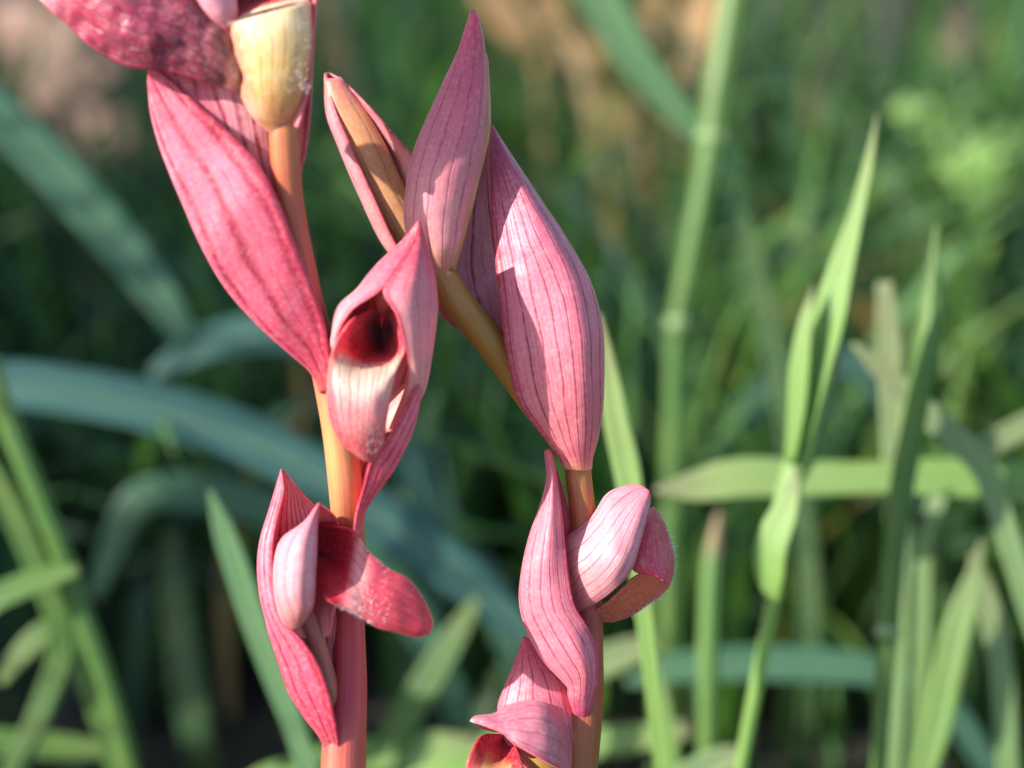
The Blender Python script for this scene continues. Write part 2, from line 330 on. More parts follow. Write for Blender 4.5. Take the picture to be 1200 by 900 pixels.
h1 = patch('flower_hood', [
  [(330, -170, 3)]*5,
  [(262, -60, -1), (250, -70, 3), (310, -80, 5.5), (360, -70, 3), (372, -60, -1)],
  [(240, -10, -1.5), (232, -10, 3), (300, -20, 6), (358, -10, 3.5), (370, 0, -.5)],
  [(262, 24, -1.5), (250, 30, 2.5), (305, 30, 5.5), (352, 40, 3), (368, 50, -.2)],
  [(282, 90, -1), (280, 90, 1.5), (315, 90, 3.5), (345, 90, 2), (363, 100, 0)],
  [(312, 145, 0), (312, 145, 1), (322, 145, 1.8), (338, 145, 1), (350, 150, 0)]], DA-.0065, M_hood_pale, A, wob=.3, seed=2)
LA1 = [[(286, 111, -1.2), (282, 90, -2.4), (276, 60, -2.6), (268, 30, -1.5)],
  [(243, 97, -1.6), (245, 70, -3.4), (243, 35, -3.4), (238, 8, -2)],
  [(197, 83, -1.8), (200, 50, -4), (200, 10, -4), (205, -25, -2.5)],
  [(150, 78, -2), (155, 40, -4.4), (155, -5, -4.4), (165, -50, -2.5)],
  [(110, 57, -2), (115, 20, -4), (115, -25, -4), (125, -60, -2.5)],
  [(80, 30, -2), (86, 6, -3.2), (92, -22, -3.2), (102, -46, -2)],
  [(60, 13, -1.6), (64, 0, -2.4), (70, -14, -2.4), (78, -26, -1.6)],
  [(44, -3, -1), (46, -5, -1), (48, -7, -1), (51, -9, -1)]]
patch('lip', LA1, DA-.0055, M_lip_dark, h1, wob=.9, seed=3, nu=44, nv=80)
cup = shell('throat_cup', [(267, 29), (273, 62), (281, 105), (296, 136), (318, 156)], [(364, 2), (365, 50), (357, 105), (345, 134), (330, 158)], [-1, -1.3, -.8, -.2, .2], .62, (-105, 105), DA-.0055, M_cup, h1, seed=4)
patch('petal', [[(222, -60, -2.4), (245, -62, -3), (270, -55, -2)],
  [(228, -10, -3.2), (250, -10, -3.4), (276, -8, -2)],
  [(242, 16, -3.2), (258, 14, -3.2), (278, 10, -2)],
  [(262, 34, -2.4), (268, 32, -2.4), (276, 26, -1.8)]], DA-.0055, M_hood_pale, h1, nu=16, nv=24, wob=.15, seed=34)
patch('throat', [[(272, 26, -1), (300, 14, -1.6), (330, 6, -1.8), (362, 0, -1)],
  [(276, 20, 0), (300, 8, -.4), (330, 0, -.4), (356, -8, 0)],
  [(276, 4, 2), (300, -2, 2), (330, -10, 2), (352, -20, 2)],
  [(280, -40, 4), (300, -40, 4), (330, -45, 4), (350, -50, 4)]], DA-.0055, M_throat, h1, nu=20, nv=20, seed=33)
rg = random.Random(3)
hairs('lip_hair', [(rg.uniform(330, 363), rg.uniform(20, 110), -3.6+rg.random(), 1, -.2) for _ in range(140)] + [(rg.uniform(268, 360), 27-.27*(0), -3, .1, -1) for _ in range(0)] + [(x, 30-(x-268)*.29, -2.8, rg.uniform(-.4, .4), -1) for x in [268+k*.8 for k in range(115)]], DA-.0055, cup, (.2, .6), .026, 5)
# middle flower, facing the camera
patch('bract', [
  [(500, 390, 2)]*5,
  [(497, 425, 0), (503, 430, 1.5), (480, 425, 4.5), (440, 430, 6), (420, 440, 5)],
  [(487, 455, -1.5), (493, 464, .5), (470, 460, 4.5), (425, 465, 6), (395, 475, 4)],
  [(466, 494, -2.5), (485, 500, 0), (460, 495, 4.5), (415, 500, 5.5), (385, 505, 3)],
  [(449, 522, -2.5), (473, 528, 0), (450, 525, 4.2), (415, 530, 5), (384, 530, 2.5)],
  [(434, 541, -2), (460, 552, 0), (440, 550, 4), (412, 555, 4.6), (386, 556, 2.4)],
  [(426, 570, -1), (446, 571, .3), (432, 575, 3.8), (410, 580, 5.4), (388, 580, 4.2)],
  [(418, 600, -.4), (428, 598, 1), (422, 605, 3.6), (410, 608, 6.4), (392, 605, 6.2)],
  [(414, 630, 0), (422, 630, 1), (418, 635, 3.4), (410, 636, 7.8), (396, 632, 7.6)]], DA-.001, M_bract_left, A, nu=48, seed=5)
h2 = patch('flower_hood', [
  [(491, 259, -1.5)]*6,
  [(485, 284, -2), (471, 283, -1), (482, 285, 1), (499, 287, 0), (494, 286, -2), (485, 284, -2.3)],
  [(463, 318, -4), (437, 315, 0), (470, 315, 3), (507, 317, 0), (490, 318, -4), (464, 318, -4.3)],
  [(445, 341, -5), (419, 339, -1), (465, 342, 9), (511, 343, 0), (486, 345, -5), (449, 342, -5.3)],
  [(413, 363, -4.6), (398, 360, -1), (460, 366, 9), (511, 366, 0), (489, 367, -4.5), (464, 368, -5.5)],
  [(396, 393, -3.6), (393, 393, -1), (455, 395, 9), (507, 397, 0), (491, 397, -4), (472, 397, -5)],
  [(393, 428, -1), (389, 428, 0), (450, 430, 9), (501, 430, 0), (491, 432, -3), (478, 420, -4)],
  [(402, 470, 1), (400, 470, 1.5), (440, 470, 3), (492, 464, 0), (486, 462, -1.5), (474, 455, -2)],
  [(420, 510, 1), (420, 510, 1.2), (430, 510, 1.5), (462, 505, 1), (460, 503, .4), (456, 502, .3)]], DA, M_hood_mid, A, nu=60, nv=60, wob=.2, seed=6)
L2 = [[(446, 384, 7), (446, 385, 7), (447, 386, 7), (447, 387, 7), (448, 386, 7), (448, 385, 7), (448, 384, 7)],
  [(442, 362, 2), (436, 375, 3.5), (438, 395, 5), (444, 402, 5.5), (452, 396, 5), (458, 380, 3.5), (455, 365, 2)],
  [(415, 373, -4.6), (424, 388, -.6), (434, 408, 3), (444, 414, 3.5), (454, 410, 3), (464, 395, 1.5), (465, 375, -1)],
  [(401, 390, -5.2), (408, 405, -2.6), (424, 420, -1), (442, 422, -1), (456, 420, -1), (466, 410, -1), (470, 395, -3.2)],
  [(391, 407, -5.6), (398, 420, -4.4), (420, 432, -3.5), (440, 434, -3.5), (456, 432, -3.5), (466, 424, -3.5), (474, 412, -4.2)],
  [(386, 430, -3.8), (394, 440, -5), (418, 448, -5), (438, 448, -5), (452, 446, -5), (460, 442, -4.5), (464, 434, -4)],
  [(384, 460, -3.8), (396, 465, -5.2), (418, 470, -5.5), (436, 470, -5.5), (446, 470, -5), (454, 470, -4.5), (457, 465, -4)],
  [(389, 495, -3.5), (402, 500, -4.8), (418, 502, -5.2), (432, 502, -5.2), (442, 500, -5), (449, 498, -4.5), (452, 493, -4)],
  [(404, 522, -3.5), (412, 524, -4), (420, 526, -4.5), (430, 526, -4.5), (438, 524, -4), (446, 522, -4), (449, 518, -3.5)],
  [(424, 538, -3.5), (427, 539, -3.6), (430, 540, -3.7), (433, 540, -3.7), (436, 539, -3.6), (438, 538, -3.5), (440, 536, -3.5)]]
l2 = patch('lip', L2, DA, M_lip_front, h2, nu=48, nv=70, wob=.25, seed=7)
hairs('lip_hair', scatter(L2, 150, 8, (.42, .95), (.05, .95), (0, 1)) + scatter(L2, 45, 9, (.40, .46), (.3, .85), (0, -.6)) + scatter(L2, 50, 10, (.78, .92), (.45, .95), (.6, -.3)), DA, l2, (.15, .55), .022, 6)
tube('column', [(450, 340, 2, 9), (449, 350, 2.2, 10), (448, 358, 2.8, 9), (447, 364, 3.4, 6), (447, 366, 3.6, 1)], DA, M_column, h2, n=24)
# lower flower, turned to the right
patch('bract', [
  [(330, 550, 2)]*5,
  [(333, 575, 1), (322, 578, 1.5), (336, 572, 3), (346, 572, 3.2), (352, 577, 2.8)],
  [(326, 605, 0), (315, 602, 1), (335, 600, 4), (355, 597, 4.6), (374, 600, 4)],
  [(320, 634, -.6), (306, 634, .6), (335, 634, 4.6), (365, 634, 5.4), (392, 632, 4.6)],
  [(319, 664, -1), (303, 664, .4), (335, 664, 4.8), (370, 664, 5.6), (400, 664, 4.8)],
  [(322, 697, -1.4), (305, 695, .2), (335, 695, 4.6), (375, 695, 5.4), (406, 695, 4.4)],
  [(331, 727, -2), (311, 721, 0), (340, 722, 4.4), (378, 722, 5), (408, 722, 4)],
  [(352, 748, -2.6), (316, 744, 0), (345, 745, 4.2), (380, 746, 4.6), (408, 746, 3.8)],
  [(371, 776, -2.6), (327, 776, 0), (352, 776, 3.8), (384, 776, 4.2), (408, 776, 3.6)],
  [(384, 808, -2.2), (340, 812, 0), (362, 810, 3.6), (388, 808, 4), (408, 808, 3.6)],
  [(392, 842, -1.6), (358, 841, .2), (372, 842, 3.2), (392, 842, 3.8), (408, 842, 3.6)],
  [(397, 870, -.6), (377, 866, .6), (384, 872, 3), (396, 874, 3.6), (406, 874, 3.6)],
  [(402, 905, 1.6), (394, 908, 2), (396, 908, 2.6), (400, 908, 3), (405, 906, 3)]], DA+.0005, M_bract_left, A, nu=60, nv=66, wob=.25, seed=11)
h3 = patch('flower_hood', [
  [(374, 590, -2)]*5,
  [(372, 608, -3), (364, 608, -3.6), (357, 612, -1), (372, 608, 2), (392, 604, 2)],
  [(371, 638, -5), (350, 634, -5.6), (331, 632, -1.5), (362, 628, 7), (399, 620, 2.6)],
  [(370, 665, -5.4), (345, 665, -6.2), (322, 662, -1.5), (362, 660, 7), (405, 645, 2.6)],
  [(369, 693, -5), (345, 695, -5.8), (323, 695, -1.5), (362, 690, 7), (400, 680, 2.6)],
  [(366, 712, -4), (350, 716, -4.6), (329, 723, -1.5), (362, 725, 3), (392, 715, 2)],
  [(356, 728, -1.6), (350, 735, -1.8), (340, 742, -.6), (366, 750, 2), (388, 745, 2)]], DA, M_hood_pale, A, nu=54, nv=50, wob=.3, seed=12)
L3 = [[(365, 615, 2), (368, 630, 4), (366, 645, 4.5), (368, 660, 2), (366, 690, -2)],
  [(388, 616, 1.5), (385, 640, 3.5), (385, 655, 3), (378, 668, 0), (378, 700, -4)],
  [(408, 619, 1), (404, 645, 2), (402, 668, 0), (394, 690, -3), (388, 706, -4.5)],
  [(420, 628, 0), (416, 650, -.5), (412, 676, -2), (406, 700, -4), (403, 714, -4)],
  [(433, 647, -1), (430, 665, -2), (427, 690, -3), (424, 712, -4), (422, 722, -3.5)],
  [(454, 666, -1.5), (451, 680, -2.5), (447, 702, -3.5), (444, 723, -4), (442, 735, -3.5)],
  [(478, 679, -1.5), (475, 692, -2.5), (471, 712, -3.2), (468, 732, -3.5), (466, 741, -3)],
  [(496, 702, -1.5), (494, 710, -2), (491, 724, -2.5), (488, 738, -2.8), (486, 746, -2.5)],
  [(507, 729, -1.5), (507, 732, -1.6), (506, 736, -1.8), (504, 740, -2), (501, 743, -2)]]
l3 = patch('lip', L3, DA, M_lip_side, h3, nu=40, nv=66, wob=.4, seed=13)
hairs('lip_hair', scatter(L3, 130, 14, (.42, .68), (.05, .9), (.4, -.5)) + scatter(L3, 60, 15, (.3, .6), (.93, 1.), (-.2, .6)), DA, l3, (.2, .6), .024, 8)
tube('ovary', [(346, 690, 2, 5), (362, 728, 2, 10), (375, 768, 2.2, 11), (387, 810, 2.4, 10), (398, 850, 3, 8), (404, 880, 4, 4)], DA, M_ovary_mauve, h3, n=24)
reparent(A)

# ---- right plant: nodding tip with a closed bud, two lower flowers
DB = .2195
B = empty('orchid_plant', (.009, .214, 0))
tag(B, 'rose pink orchid spike with a closed bud and one large striped bract', 'orchid', 'wild orchids in flower')
tube('stem', [(668, 480, 1, 13), (674, 520, .6, 14), (677, 550, .4, 15), (681, 585, .4, 15), (684, 620, .6, 16), (687, 680, 1, 17), (688, 740, 1, 18), (687, 800, .6, 20), (684, 845, .6, 21), (680, 900, .6, 20)], DB, M_stemB, B, n=80, to_ground=(-.004, .008))
patch('bract', [
  [(575, 146, .5), (576, 147, .4), (577, 148, .5), (577, 150, 1.5), (574, 150, 2), (570, 152, 2.2)],
  [(575, 190, -.8), (585, 184, -1.6), (595, 183, -1.6), (600, 186, .6), (575, 190, 2.6), (552, 190, 2.4)],
  [(576, 235, -1.8), (600, 229, -3), (620, 228, -3.2), (629, 232, 0), (580, 240, 3.6), (530, 240, 3)],
  [(579, 285, -2.6), (615, 280, -4.4), (649, 279, -4.8), (663, 286, -.8), (590, 290, 4), (515, 290, 3)],
  [(583, 330, -3.2), (630, 328, -5.4), (672, 326, -5.8), (688, 334, -1.4), (600, 335, 4), (508, 335, 2.6)],
  [(589, 378, -3.6), (640, 380, -5.8), (684, 378, -6.2), (701, 382, -1.8), (610, 380, 4), (518, 370, 2.6)],
  [(596, 425, -3.6), (648, 432, -5.6), (688, 430, -6), (704, 430, -1.6), (625, 425, 4), (552, 398, 2.4)],
  [(606, 466, -3.2), (655, 476, -4.8), (690, 476, -4.8), (703, 476, -1), (640, 465, 3.6), (585, 436, 1.6)],
  [(630, 502, -2.6), (665, 512, -3.8), (689, 514, -3.4), (698, 514, -.4), (655, 505, 2.8), (618, 478, 1)],
  [(652, 532, -1.6), (673, 536, -2.4), (687, 537, -2), (693, 536, 0), (672, 534, 2.2), (648, 520, .8)],
  [(661, 549, -1.1), (676, 551, -1.5), (686, 551, -1.2), (692, 549, .2), (677, 548, 1.8), (661, 546, .6)]], DB, M_bract_big, B, nu=70, nv=80, wob=.3, seed=21)
hb = shell('flower_hood', [(553, 13), (547, 30), (537, 60), (517, 103), (493, 157), (483, 187), (477, 217), (475, 260), (487, 300), (505, 328)], [(556, 13), (562, 27), (567, 53), (571, 100), (571, 140), (566, 178), (556, 220), (547, 256), (538, 292), (525, 328)], [-2, -2.4, -3, -3, -2.6, -2], .8, (-180, 180), DB-.001, M_bud, B, nu=64, nv=70, wob=.3, seed=22)
tube('ovary', [(508, 300, -1.6, 15), (518, 322, -1.8, 17), (534, 350, -1.4, 18), (556, 378, -.6, 18), (578, 405, .2, 18), (600, 436, 1, 17), (630, 480, 1.4, 15), (668, 530, 1, 12)], DB-.001, M_ovary, hb, n=40)
shell('overlapping_sepal', [(566, 50), (567, 100), (560, 150), (548, 200), (536, 250), (520, 310)], [(571, 70), (574, 130), (572, 160), (562, 205), (549, 258), (532, 318)], [-1.4, -2, -2.4, -2.6, -2.6, -2.2], .9, (-90, 90), DB-.0012, M_bud_tan, hb, nu=16, nv=40, wob=.15, seed=23)
# second bud behind, with its bract
fb = patch('bract', [
  [(382, 86, 1), (381, 87, 1.5), (384, 85, 2.5), (396, 90, 2), (398, 91, 1.6)],
  [(394, 130, -.5), (383, 132, 1), (400, 110, 3.6), (420, 116, .6), (426, 118, -.6)],
  [(412, 172, -1.2), (398, 172, .5), (425, 150, 3.8), (448, 150, 0), (464, 161, -1.6)],
  [(436, 226, -1.4), (419, 222, .2), (450, 200, 3.8), (476, 192, -.2), (496, 200, -2)],
  [(464, 285, -1.2), (449, 284, 0), (475, 265, 3.4), (498, 252, -.2), (514, 260, -1.6)],
  [(494, 330, -.2), (483, 325, .5), (500, 310, 2.8), (516, 300, 1.4), (526, 305, 0)],
  [(520, 360, .5), (516, 362, 1), (525, 352, 2.2), (534, 345, 1.6), (536, 348, 1)]], DB+.004, M_bud_far, B, nu=50, nv=50, wob=.3, seed=24)
shell('bud', [(381, 92), (385, 122), (402, 162), (427, 217), (455, 272), (493, 330)], [(399, 92), (422, 122), (448, 165), (474, 220), (496, 268), (512, 325)], [.9, .5, .6, .8, 1.2, 1.6], .55, (-180, 180), DB+.004, M_bud_tan, fb, nu=40, nv=40, wob=.2, seed=25)
# lower open flower with its striped bract
patch('bract', [
  [(645, 528, -1), (642, 527, -1), (639, 530, -.8), (641, 532, -.2), (645, 532, 0)],
  [(648, 538, -1.6), (644, 537, -1.8), (640, 540, -1), (643, 542, .6), (648, 541, .8)],
  [(652, 562, -1.4), (647, 562, -2.2), (641, 564, -1), (648, 562, 1.2), (658, 566, 1.2)],
  [(657, 596, -1.8), (646, 596, -3.2), (632, 596, -1.2), (648, 596, 2), (668, 606, 1.4)],
  [(661, 632, -3), (642, 632, -3.8), (620, 632, -1.4), (645, 632, 2.4), (672, 640, 1.4)],
  [(666, 672, -3.6), (640, 674, -4.2), (611, 676, -1.6), (645, 676, 2.6), (676, 676, 1.2)],
  [(673, 708, -3.8), (645, 712, -4.2), (610, 710, -1.6), (648, 712, 2.6), (682, 708, 1)],
  [(686, 731, -3.6), (660, 740, -4.2), (619, 741, -1.6), (655, 742, 2.4), (692, 735, .8)],
  [(698, 757, -2.6), (675, 766, -4.2), (637, 774, -1.8), (668, 768, 2), (702, 760, .8)],
  [(701, 786, -2.2), (684, 788, -3.6), (657, 795, -1.8), (680, 790, 1.8), (704, 785, .8)],
  [(699, 806, -1.8), (684, 808, -2.6), (666, 806, -1.6), (684, 806, 1.6), (703, 804, .8)],
  [(694, 822, -1.5), (682, 821, -2), (667, 816, -1.3), (684, 818, 1.4), (700, 818, .8)],
  [(688, 842, -.2), (682, 843, -.2), (675, 840, -.1), (684, 838, 1.4), (692, 838, .8)]], DB-.0008, M_bract_low, B, nu=60, nv=76, wob=.3, seed=26)
h4 = patch('flower_hood', [
  [(760, 576, -2)]*5,
  [(754, 592, 1), (747, 569, 0), (752, 578, -2), (757, 584, -2.6), (762, 587, -2.2)],
  [(745, 612, 3), (728, 572, 0), (738, 590, -3), (748, 604, -4.2), (757, 609, -3.6)],
  [(730, 640, 4), (711, 581, 0), (722, 610, -4), (737, 632, -5.2), (749, 640, -4.5)],
  [(715, 660, 4), (697, 602, 0), (708, 632, -4.5), (724, 660, -5.6), (738, 670, -4.5)],
  [(700, 670, 4), (678, 620, 0), (690, 652, -4), (705, 682, -4.5), (716, 694, -4)],
  [(690, 680, 3), (664, 632, 0), (674, 664, -3), (686, 697, -3), (694, 709, -2.5)],
  [(680, 690, 2), (655, 650, 1), (660, 680, -1), (668, 708, -1), (676, 719, -1)]], DB, M_hood_pale, B, nu=50, nv=50, wob=.35, seed=27)
L4 = [[(748, 600, -1), (755, 600, 0), (760, 597, 1), (764, 594, 2)],
  [(745, 625, -2), (758, 620, -1.5), (768, 612, 0), (775, 606, 2)],
  [(740, 650, -3), (756, 645, -3), (773, 638, -1), (785, 634, 2)],
  [(742, 668, -3), (758, 664, -3.5), (777, 660, -2), (789, 654, 1)],
  [(760, 673, -3), (768, 674, -3.5), (780, 674, -2), (788, 672, 1)],
  [(776, 673, -2.5), (778, 680, -3), (781, 684, -2), (784, 684, 1)]]
l4 = patch('lip', L4, DB, M_lip_right, h4, nu=30, nv=40, wob=.3, seed=28)
L5 = [[(779, 670, -2.6), (782, 678, -1), (785, 684, .6)],
  [(762, 671, -2.6), (772, 684, -1), (776, 696, 1)],
  [(745, 675, -2), (754, 694, -.5), (759, 708, 1.5)],
  [(728, 690, -1.5), (736, 708, 0), (741, 720, 1.5)],
  [(712, 705, -1), (718, 718, .5), (718, 728, 1.5)],
  [(690, 720, 0), (693, 723, .5), (696, 727, 1)]]
patch('lip', L5, DB, M_lip_under, h4, nu=24, nv=36, wob=.25, seed=29)
rg = random.Random(12); rim = arcsample([(770, 600), (777, 612), (785, 634), (789, 654), (787, 672), (776, 696), (759, 708), (740, 720)], 120)
hairs('lip_hair', [(x-1, y, rg.uniform(.4, 2), 1, rg.uniform(-.7, .6)) for x, y in rim[:90]] + [(x-1, y-1, rg.uniform(.4, 2), .5, 1) for x, y in rim[90:]], DB, l4, (.4, 1.2), .026, 9)
# lowest flower, turned to the left, cut by the picture's lower edge
shell('bract', [(614, 746), (603, 778), (591, 807), (584, 832), (592, 868), (622, 905), (656, 935)], [(617, 747), (640, 775), (662, 800), (672, 836), (676, 870), (680, 910), (684, 940)], [1, .4, 0, -.4, -.6, -.4, .2], .5, (-120, 95), DB+.0005, M_bract, B, wob=.25, seed=30)
h5 = patch('flower_hood', [
  [(552, 845, -4)]*4,
  [(562, 852, -2), (558, 840, -3.6), (563, 844, -5), (568, 851, -5.4)],
  [(586, 858, 0), (579, 837, -3), (586, 848, -5.6), (594, 863, -6.4)],
  [(606, 855, 1), (600, 826, -2.6), (607, 846, -6), (614, 878, -7.4)],
  [(630, 860, 1), (628, 822, -2.4), (634, 846, -5.8), (640, 893, -7)],
  [(650, 870, 1), (648, 830, -2), (653, 856, -4.6), (658, 903, -5.4)],
  [(664, 890, .6), (663, 850, -1), (665, 875, -2.6), (668, 912, -3)]], DB, M_hood_mauve, B, nu=44, nv=44, wob=.3, seed=31)
L6 = [[(586, 860, -1), (594, 868, 0), (604, 874, -1.4)],
  [(566, 861, -3.4), (586, 882, -2), (609, 886, -4.6)],
  [(554, 875, -5), (580, 900, -4.6), (613, 903, -6.4)],
  [(546, 900, -6), (575, 922, -6.4), (611, 928, -7)],
  [(545, 940, -5), (575, 952, -6), (606, 952, -5)],
  [(570, 986, -4), (575, 990, -4), (580, 986, -4)]]
patch('lip', L6, DB, M_lip_low, h5, nu=26, nv=40, wob=.3, seed=32)
tube('ovary', [(632, 880, -3.4, 14), (645, 905, -2.6, 14), (660, 940, -1.4, 13), (676, 990, 0, 12)], DB, M_ovary, h5, n=20)
reparent(B)

# ------------------------------------------------------------------ grass
def ribbon(C, wid, face, fold=.25, nu=5):
    """C (n,3) centre line, wid (n,) half widths, face: vector the blade's flat side turns to"""
    T = np.gradient(C, axis=0); T /= np.linalg.norm(T, axis=1)[:, None]+1e-12
    s = np.cross(T, face); s /= np.linalg.norm(s, axis=1)[:, None]+1e-12; nrm = np.cross(s, T)
    u = np.linspace(-1, 1, nu)
    return C[:, None, :] + s[:, None, :]*(wid[:, None]*u)[..., None] + nrm[:, None, :]*(wid[:, None]*fold*(np.abs(u)-.5))[..., None]
MATS = {
 'teal': leafmat('leaf_teal', lin(70, 108, 98), [(0, lin(78, 122, 92)), (1, lin(56, 104, 90))], .2, .42, dry=lin(96, 138, 118)),
 'blue': leafmat('leaf_blue', lin(56, 102, 100), None, .15, .42, dry=lin(84, 128, 122)),
 'green': leafmat('leaf_green', lin(90, 134, 62), [(0, lin(120, 150, 84)), (.3, lin(92, 136, 66)), (1, lin(84, 122, 60))], .35),
 'lime': leafmat('leaf_lime', lin(140, 178, 84), [(0, lin(160, 156, 126)), (.16, lin(164, 190, 124)), (.5, lin(150, 188, 106)), (1, lin(128, 170, 80))], .35, .42),
 'pale': leafmat('leaf_pale', lin(140, 160, 118), [(0, lin(164, 166, 128)), (.4, lin(150, 178, 126)), (1, lin(124, 164, 96))], .25),
 'straw': leafmat('leaf_straw', lin(176, 130, 90), [(0, lin(190, 140, 100)), (1, lin(160, 130, 74))], .25, .6, dry=lin(190, 150, 116)),
 'litter': leafmat('leaf_litter', lin(160, 118, 108), [(0, lin(166, 120, 108)), (1, lin(140, 104, 96))], .15, .6, dry=lin(180, 150, 144)),
 'tipped': leafmat('leaf_tipped', lin(110, 150, 80), [(0, lin(170, 120, 110)), (.12, lin(160, 130, 104)), (.25, lin(104, 146, 80)), (1, lin(100, 140, 70))], .25),
 'sage': leafmat('leaf_sage', lin(96, 138, 96), None, .25, dry=lin(120, 150, 100)),
 'dim': leafmat('leaf_dim', lin(62, 100, 62), None, .25)}
def gz(px, py):                                                # depth at which the view ray meets the ground
    return HGT/(math.sin(PITCH)+(py-450)*1e-4/D*math.cos(PITCH))
def blade(name, label, pts, d, w, mat, root=(0, .01), face=(0, 0, 0), fold=.3, group='tall grass behind the orchids', cat='grass', parent=None, n=46):
    """pts from tip to root in picture units, d depth or (d tip, d root), w list of full widths"""
    m = len(pts); dd = np.interp(np.arange(m), [0, m-1], d if isinstance(d, tuple) else (d, d))
    A = catmull([(x, y, k) for (x, y), k in zip(pts, dd)], n); C = P(A)
    wd = catmull(np.array(w, float)[:, None], n)[:, 0]*.5e-4*A[:, 2]/D
    if root is not None:
        e = C[-1]; t = C[-1]-C[-4]; t /= np.linalg.norm(t)
        g = np.array([e[0]+root[0], e[1]+root[1], -.008]); hgt = max(e[2], .01); m1 = e+t*hgt*.45; m2 = g+np.array([0, 0, hgt*.4])
        s = np.linspace(0, 1, 18)[1:, None]
        C = np.vstack([C, (1-s)**3*e+3*(1-s)**2*s*m1+3*(1-s)*s*s*m2+s**3*g]); wd = np.concatenate([wd, np.linspace(wd[-1], wd[-1]*.75, 17)])
    C[:, 2] = np.maximum(C[:, 2], -.012)
    f = np.array(CAM.to_3x3() @ Vector((0, 0, 1)))+np.array(face)
    o = grid_object(name, ribbon(C, np.maximum(wd, 1e-5), f, fold), MATS[mat], parent, thick=.0002)
    if label: tag(o, label, cat, group)
    return o
def culm(name, label, pts, d, w, mat, nodes=(), root=(0, .01), leaves=(), group='tall grass behind the orchids'):
    """a grass stalk: round culm with swollen nodes, leaves as parts"""
    m = len(pts); dd = np.interp(np.arange(m), [0, m-1], d if isinstance(d, tuple) else (d, d))
    A = catmull([(x, y, k) for (x, y), k in zip(pts, dd)], 60); C = P(A); r = catmull(np.array(w, float)[:, None], 60)[:, 0]*.5e-4*A[:, 2]/D
    if root is not None:
        e = C[-1]; t = C[-1]-C[-4]; t /= np.linalg.norm(t); g = np.array([e[0]+root[0], e[1]+root[1], -.008]); hh = max(e[2], .01)
        s = np.linspace(0, 1, 16)[1:, None]; m1 = e+t*hh*.4; m2 = g+np.array([0, 0, hh*.4])
        C = np.vstack([C, (1-s)**3*e+3*(1-s)**2*s*m1+3*(1-s)*s*s*m2+s**3*g]); r = np.concatenate([r, np.full(15, r[-1])])
    o = tube_world(name, C, r, MATS[mat], None, sides=12)
    for k in nodes:
        i = int(k*59); c = C[max(i-1, 0):i+2]; c = np.linspace(c[0], c[-1], 9)[1:8]
        tube_world('node', c, r[i]*(1.02+.22*np.sin(np.linspace(0, math.pi, 7))), MATS['pale'], o, sides=12)
    for lf in leaves: blade('leaf', None, *lf[:3], lf[3], root=None, parent=o, **(lf[4] if len(lf) > 4 else {}))
    return tag(o, label, 'grass', group)

# right foreground
culm('grass_stalk', 'bright sunlit lime grass stalk with folded leaf sheaths and pointed dry tip',
     [(985, 350), (962, 440), (940, 520), (920, 590), (908, 640), (908, 690), (898, 745), (885, 810), (868, 900)], .274, [16, 28, 30, 28, 26, 18, 17, 17, 16], 'lime', nodes=(.66,), root=(-.004, .02),
     leaves=[([(1028, 133), (1018, 190), (1003, 255), (985, 320), (972, 375), (958, 430), (944, 490), (930, 545)], .272, [2, 12, 20, 34, 42, 38, 30, 18], 'lime', dict(face=(-.8, 0, .3), fold=.35)),
             ([(953, 335), (944, 380), (938, 430), (934, 480), (926, 540)], .271, [2, 18, 26, 24, 14], 'lime', dict(face=(-.9, 0, .2), fold=.35)),
             ([(986, 408), (975, 450), (960, 495), (945, 535), (930, 570)], .276, [2, 12, 20, 22, 14], 'pale', dict(fold=.6)),
             ([(935, 555), (920, 600), (905, 640), (904, 680), (910, 705)], .271, [8, 34, 42, 34, 4], 'lime', dict(face=(-.8, 0, .2), fold=.35))])
blade('grass_shoot', 'long horizontal light green grass blade crossing behind the bright lime stalk', [(768, 574), (815, 570), (870, 560), (950, 561), (1040, 560), (1110, 560), (1195, 566), (1290, 590), (1380, 680)], .297, [6, 40, 52, 46, 42, 50, 52, 46, 40], 'lime', root=(.03, .02), face=(-.6, -.2, 1.2), fold=.15)
culm('grass_stalk', 'upright olive green grass stalk with a brown seed tip crossing the horizontal blade', [(1098, 265), (1094, 320), (1088, 400), (1075, 470), (1062, 540), (1050, 620), (1042, 720), (1036, 800), (1030, 880)], .285, [4, 16, 32, 30, 30, 28, 26, 22, 20], 'green', nodes=(.78,))
blade('grass_shoot', 'upright pale grey-green blade beside the olive stalk behind the horizontal blade', [(1036, 330), (1042, 400), (1046, 480), (1050, 560), (1052, 640), (1050, 760), (1046, 860)], .30, [18, 28, 30, 30, 28, 26, 24], 'pale')
blade('grass_shoot', 'slanting pale grass blade descending to the right behind the horizontal blade', [(1000, 403), (1040, 440), (1080, 478), (1120, 515), (1152, 548), (1175, 610), (1200, 690), (1230, 780)], .29, [6, 26, 30, 32, 30, 28, 28, 28], 'pale')
blade('grass_shoot', 'pale blade leaning up to the right at the end of the horizontal blade', [(1260, 470), (1200, 500), (1150, 528), (1110, 560), (1085, 640), (1080, 760)], .31, [22, 28, 26, 22, 20, 20], 'pale')
blade('grass_shoot', 'bright green short blade standing at the lower right beneath the slanting blades', [(1152, 632), (1140, 680), (1124, 730), (1110, 790), (1098, 850), (1080, 910)], .30, [5, 22, 34, 36, 34, 30], 'lime')
blade('grass_shoot', 'pale folded blade bent over beside the bright short blade', [(1140, 650), (1155, 700), (1170, 760), (1176, 820), (1180, 890)], .305, [10, 26, 28, 28, 26], 'pale')
